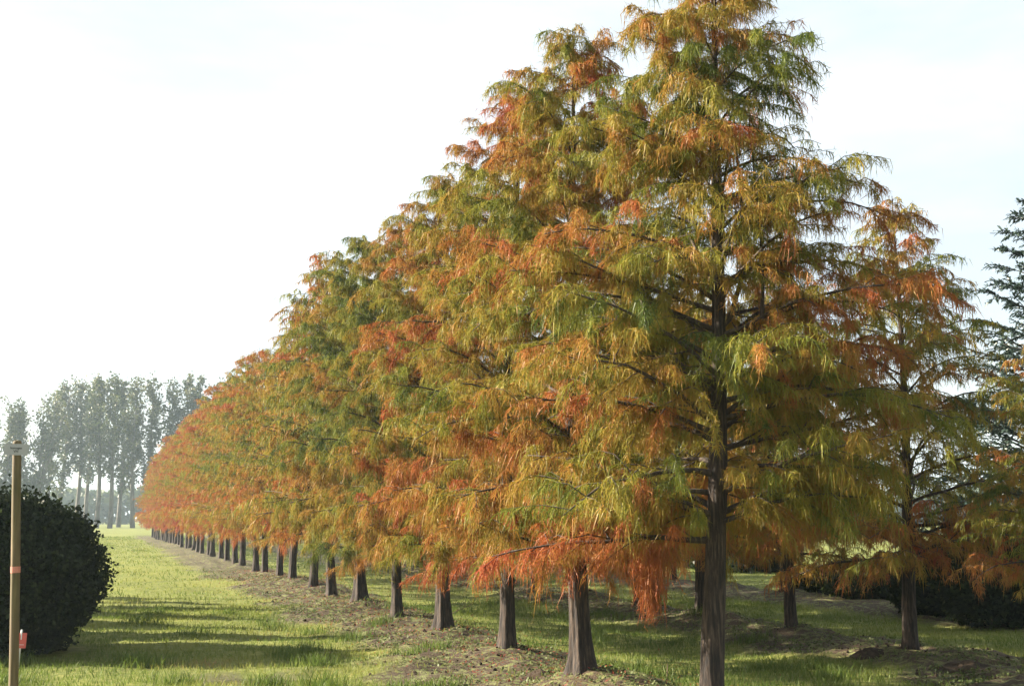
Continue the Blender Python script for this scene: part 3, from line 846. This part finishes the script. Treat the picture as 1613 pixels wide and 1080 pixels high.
# ------------------------------------------------------------------ grass and ground weeds
def blades(n, box, seed, hgt, width, keep, tintf):
    rs = np.random.RandomState(seed)
    out = []
    x = rs.uniform(box[0], box[1], n); y = box[2] + (box[3] - box[2]) * rs.uniform(0, 1, n) ** box[4]
    k = keep(x, y, rs); x, y = x[k], y[k]; n = len(x)
    z = gz(x, y) - .006
    h = hgt * rs.uniform(.5, 1.35, n) * (.6 + .8 * fbm(x * 1.4, y * 1.4, 61, 3))
    sc = 1 + np.clip((y - 20) / 18, 0, 5)
    w = width * rs.uniform(.7, 1.3, n) * sc
    a = rs.uniform(0, 6.28, n); b = rs.uniform(0, 6.28, n); ln = rs.uniform(.15, .9, n) * h
    wx, wy = np.cos(a) * w / 2, np.sin(a) * w / 2
    lx, ly = np.cos(b) * ln, np.sin(b) * ln
    v = np.empty((n, 5, 3))
    v[:, 0] = np.stack([x - wx, y - wy, z], -1); v[:, 1] = np.stack([x + wx, y + wy, z], -1)
    v[:, 2] = np.stack([x - wx * .8 + lx * .35, y - wy * .8 + ly * .35, z + h * .6], -1)
    v[:, 3] = np.stack([x + wx * .8 + lx * .35, y + wy * .8 + ly * .35, z + h * .6], -1)
    v[:, 4] = np.stack([x + lx, y + ly, z + h * .95], -1)
    i = (np.arange(n) * 5)[:, None]
    return v.reshape(-1, 3), i + [[0, 1, 3, 2]], i + [[2, 3, 4]], np.repeat(tintf(x, y, rs), 5)

def in_view(x, y):
    D = x * math.sin(YAW) + y * math.cos(YAW); r = x * math.cos(YAW) - y * math.sin(YAW)
    return (D > 10.5) & (np.abs(r) < D * .42 + .6)
DRY = lambda x, y: np.exp(-(((x - 1.35) / .8) ** 2 + ((y - 15.2) / .7) ** 2)) * (.4 + 1.2 * fbm(x * 3, y * 3, 71, 2))
def gkeep(x, y, rs):
    s = strip(x, y); wet = np.exp(-(((x - PUD[0]) / .55) ** 2 + ((y - PUD[1]) / .36) ** 2))
    thin = fbm(x * 1.1, y * 1.1, 44, 3)
    shr = ((x - bx) / 1.3) ** 2 + ((y - by) / 1.25) ** 2 < 1
    return in_view(x, y) & (rs.uniform(0, 1, len(x)) > s * .93) & (rs.uniform(0, 1, len(x)) > wet * 1.1) & (rs.uniform(0, 1, len(x)) < .35 + thin) & ~shr
def gtint(x, y, rs):
    t = .42 + .46 * (fbm(x * .8, y * .8, 45, 3) - .5) * 2 + rs.normal(0, .10, len(x)) + .38 * DRY(x, y)
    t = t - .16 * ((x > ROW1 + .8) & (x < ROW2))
    return np.clip(t, 0, 1)
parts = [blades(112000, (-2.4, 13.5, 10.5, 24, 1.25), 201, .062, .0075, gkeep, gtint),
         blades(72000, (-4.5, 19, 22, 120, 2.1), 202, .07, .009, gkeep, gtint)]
crs = np.random.RandomState(55)
cc = [ground_at(*p) for p in ((640, 12.7), (690, 12.6), (960, 12.9), (1010, 12.8), (520, 12.9), (430, 13.0), (300, 13.2), (250, 14.6), (470, 15.2), (1300, 13.2), (1180, 14.2), (560, 17.5))]
cc = np.array(cc + [(crs.uniform(-1.5, 9), crs.uniform(12, 24)) for _ in range(45)])
def tkeep(x, y, rs):
    d = np.min((x[:, None] - cc[None, :, 0]) ** 2 + (y[:, None] - cc[None, :, 1]) ** 2 * 1.8, 1)
    return in_view(x, y) & (rs.uniform(0, 1, len(x)) < np.exp(-d / .035)) & (((x - PUD[0]) / .6) ** 2 + ((y - PUD[1]) / .4) ** 2 > 1)
parts.append(blades(260000, (-2.2, 10, 10.8, 24, 1.2), 203, .14, .008, tkeep, lambda x, y, rs: np.clip(rs.normal(.12, .12, len(x)), 0, 1)))
off = 0; vs_, qs_, ts_, as_ = [], [], [], []
for v, q, t, a in parts:
    vs_.append(v); qs_.append(q + off); ts_.append(t + off); as_.append(a); off += len(v)
grass = mobj('grass', np_mesh('grass', np.vstack(vs_), [np.vstack(qs_), np.vstack(ts_)], M['grass'], {'tint': np.concatenate(as_)}))
tag(grass, 'short yellow green grass covering the lane and the ground between rows', kind='stuff')

rs = np.random.RandomState(303)
n = 130000
x = rs.uniform(1.5, 11.5, n); y = 10.5 + 30 * rs.uniform(0, 1, n) ** 1.3
s = strip(x, y); pt = fbm(x * 1.9, y * 1.9, 91, 4, .6)
k = in_view(x, y) & (rs.uniform(0, 1, n) < s) & (pt > .47 + rs.normal(0, .03, n))
x, y = x[k], y[k]
C = np.stack([x, y, gz(x, y) + rs.uniform(.004, .03, len(x))], -1)
v, q, tt = leaves(C, .016, rs, np.clip(.5 + (fbm(x * 1.2, y * 1.2, 92, 3) - .5) * 1.3 + rs.normal(0, .15, len(x)), 0, 1), up=1.6, aspect=.7)
weeds = mobj('ground_cover', np_mesh('ground_cover', v, [q], M['weed'], {'tint': tt}))
tag(weeds, 'pale creeping weeds and moss over the bare strip under the trees', kind='stuff')

# shed autumn needles lying under the crowns
rs = np.random.RandomState(606)
ti = rs.randint(0, 20, 16000); x = TREES[ti, 0] + rs.normal(0, .75, 16000); y = TREES[ti, 1] + rs.normal(0, .9, 16000)
k = in_view(x, y) & (y < 40); x, y = x[k], y[k]
v, q, tt = leaves(np.stack([x, y, gz(x, y) + rs.uniform(.006, .03, len(x))], -1), .02, rs, np.clip(rs.normal(.72, .12, len(x)), 0, 1), up=1.8, aspect=.22)
litter = mobj('needle_litter', np_mesh('needle_litter', v, [q], M['thread'], {'tint': tt}))
tag(litter, 'shed rusty needles scattered on the ground below the crowns', kind='stuff')

# soil clods scattered over the strips
rs = np.random.RandomState(404)
ico = np.array([(0, 0, 1), (.89, 0, .45), (.28, .85, .45), (-.72, .53, .45), (-.72, -.53, .45), (.28, -.85, .45), (.72, .53, -.45), (-.28, .85, -.45), (-.89, 0, -.45), (-.28, -.85, -.45), (.72, -.53, -.45), (0, 0, -1)])
icof = np.array([(0, 1, 2), (0, 2, 3), (0, 3, 4), (0, 4, 5), (0, 5, 1), (1, 6, 2), (2, 7, 3), (3, 8, 4), (4, 9, 5), (5, 10, 1), (2, 6, 7), (3, 7, 8), (4, 8, 9), (5, 9, 10), (1, 10, 6), (11, 7, 6), (11, 8, 7), (11, 9, 8), (11, 10, 9), (11, 6, 10)])
n = 6000
x = rs.uniform(2.5, 10.5, n); y = 10.5 + 26 * rs.uniform(0, 1, n) ** 1.3
k = (rs.uniform(0, 1, n) < strip(x, y)) & (fbm(x * 1.9, y * 1.9, 91, 4, .6) < .47) & in_view(x, y); x, y = x[k], y[k]
n = len(x); sz = .006 + .022 * rs.uniform(0, 1, n) ** 3
v = ico[None] * (1 + rs.normal(0, .18, (n, 12, 1))) * (sz[:, None] * rs.uniform(.7, 1.3, (n, 3)))[:, None, :]
v = v + np.stack([x, y, gz(x, y) + sz * .3], -1)[:, None, :]
f = (np.arange(n) * 12)[:, None, None] + icof[None]
clods = mobj('soil_clods', np_mesh('soil_clods', v.reshape(-1, 3), [f.reshape(-1, 3)], M['clod']))
tag(clods, 'crumbs and clods of dark soil on the bare strip', kind='stuff')

# molehills
def molehill(px, D, r, h, seed, label):
    x0, y0 = ground_at(px, D); rs = np.random.RandomState(seed)
    k, m = 44, 14; a = np.arange(k) * 2 * math.pi / k
    v = []
    for j in range(m):
        q = j / (m - 1); rr = r * (q ** .8) * (.8 + .5 * vnoise(np.cos(a) * 2 + seed, np.sin(a) * 2, seed))
        X_, Y_ = x0 + rr * np.cos(a), y0 + rr * np.sin(a) * .8
        zz = gz(X_, Y_) + h * (1 - q) ** .8 * (.3 + 1.3 * fbm(X_ * 16, Y_ * 16, seed, 4, .65)) - .012 * q
        v.append(np.stack([X_, Y_, zz], -1))
    v = np.vstack(v) - [x0, y0, gz1(x0, y0)]
    i = np.arange(m - 1)[:, None] * k; j = np.arange(k)[None, :]; j2 = (j + 1) % k
    o = mobj('molehill', np_mesh('molehill', v, [np.stack([i + j, i + j2, i + k + j2, i + k + j], -1).reshape(-1, 4)], M['clod'], None, True))
    o.location = (x0, y0, gz1(x0, y0)); tag(o, label, 'molehill', 'molehills by the front row')
molehill(843, 12.9, .17, .085, 1, 'dark molehill on the bare strip in front of the second trunk')
molehill(981, 13.3, .13, .06, 2, 'small dark molehill just beyond the second trunk')
molehill(722, 15.8, .12, .05, 3, 'small dark molehill beside the fourth trunk')
molehill(1500, 13.6, .30, .06, 4, 'broad low molehill in the shaded grass at the right')
molehill(1350, 14.9, .24, .06, 5, 'low molehill beside the foot of the shaded tree right of the front trunk')

# dead twigs on the mounds
def twig(px, D, seed, label, L=.5):
    x, y = ground_at(px, D); rng = random.Random(seed)
    o = empty('fallen_branch', (x, y, gz1(x, y) + .01)); tag(o, label, 'branch')
    mb = MB(); main = path((0, 0, 0), -YAW + .2, R(14), R(20), L, 6, rng, 1, .15); mb.tube(main, np.linspace(.009, .003, 6), 5)
    for t in (.3, .55, .75):
        p, _ = sample(main, np.array([t])); mb.tube(path(p[0], -YAW + rng.uniform(-.5, .8), R(55), R(35), L * .45, 4, rng, 1, .2), np.linspace(.005, .002, 4), 4)
    mobj('stem', mb.mesh('stem', M['twig']), o)
twig(706, 21.6, 5, 'dry fallen branch sticking up beside the sixth trunk', .55)
twig(1052, 20.4, 6, 'small dark broken branch in the grass between the rows', .25)
x, y = ground_at(1044, 13.0)
mb = MB(); mb.tube([(0, 0, -.05), (.006, 0, .08), (.012, .004, .17)], [.007, .006, .005], 7)
st = mobj('bamboo_stake', mb.mesh('bamboo_stake', M['twig'])); st.location = (x, y, gz1(x, y)); tag(st, 'short thin stake in the grass left of the large front trunk', 'stake')

# ------------------------------------------------------------------ autumn haze
def haze():
    m = bpy.data.materials.new('haze'); m.use_nodes = True
    n, l = m.node_tree.nodes, m.node_tree.links
    n.remove(n['Principled BSDF'])
    p = n.new('ShaderNodeVolumePrincipled')
    p.inputs['Color'].default_value = (.70, .86, 1, 1)
    p.inputs['Density'].default_value = .0004
    p.inputs['Anisotropy'].default_value = .2
    l.new(p.outputs[0], n['Material Output'].inputs['Volume'])
    mb = MB(); mb.box(-1300, 1300, -700, 1700, -2.0, 30.0)
    o = mobj('haze', mb.mesh('haze', m, False)); tag(o, 'thin pale morning haze over the field', kind='stuff')
haze()
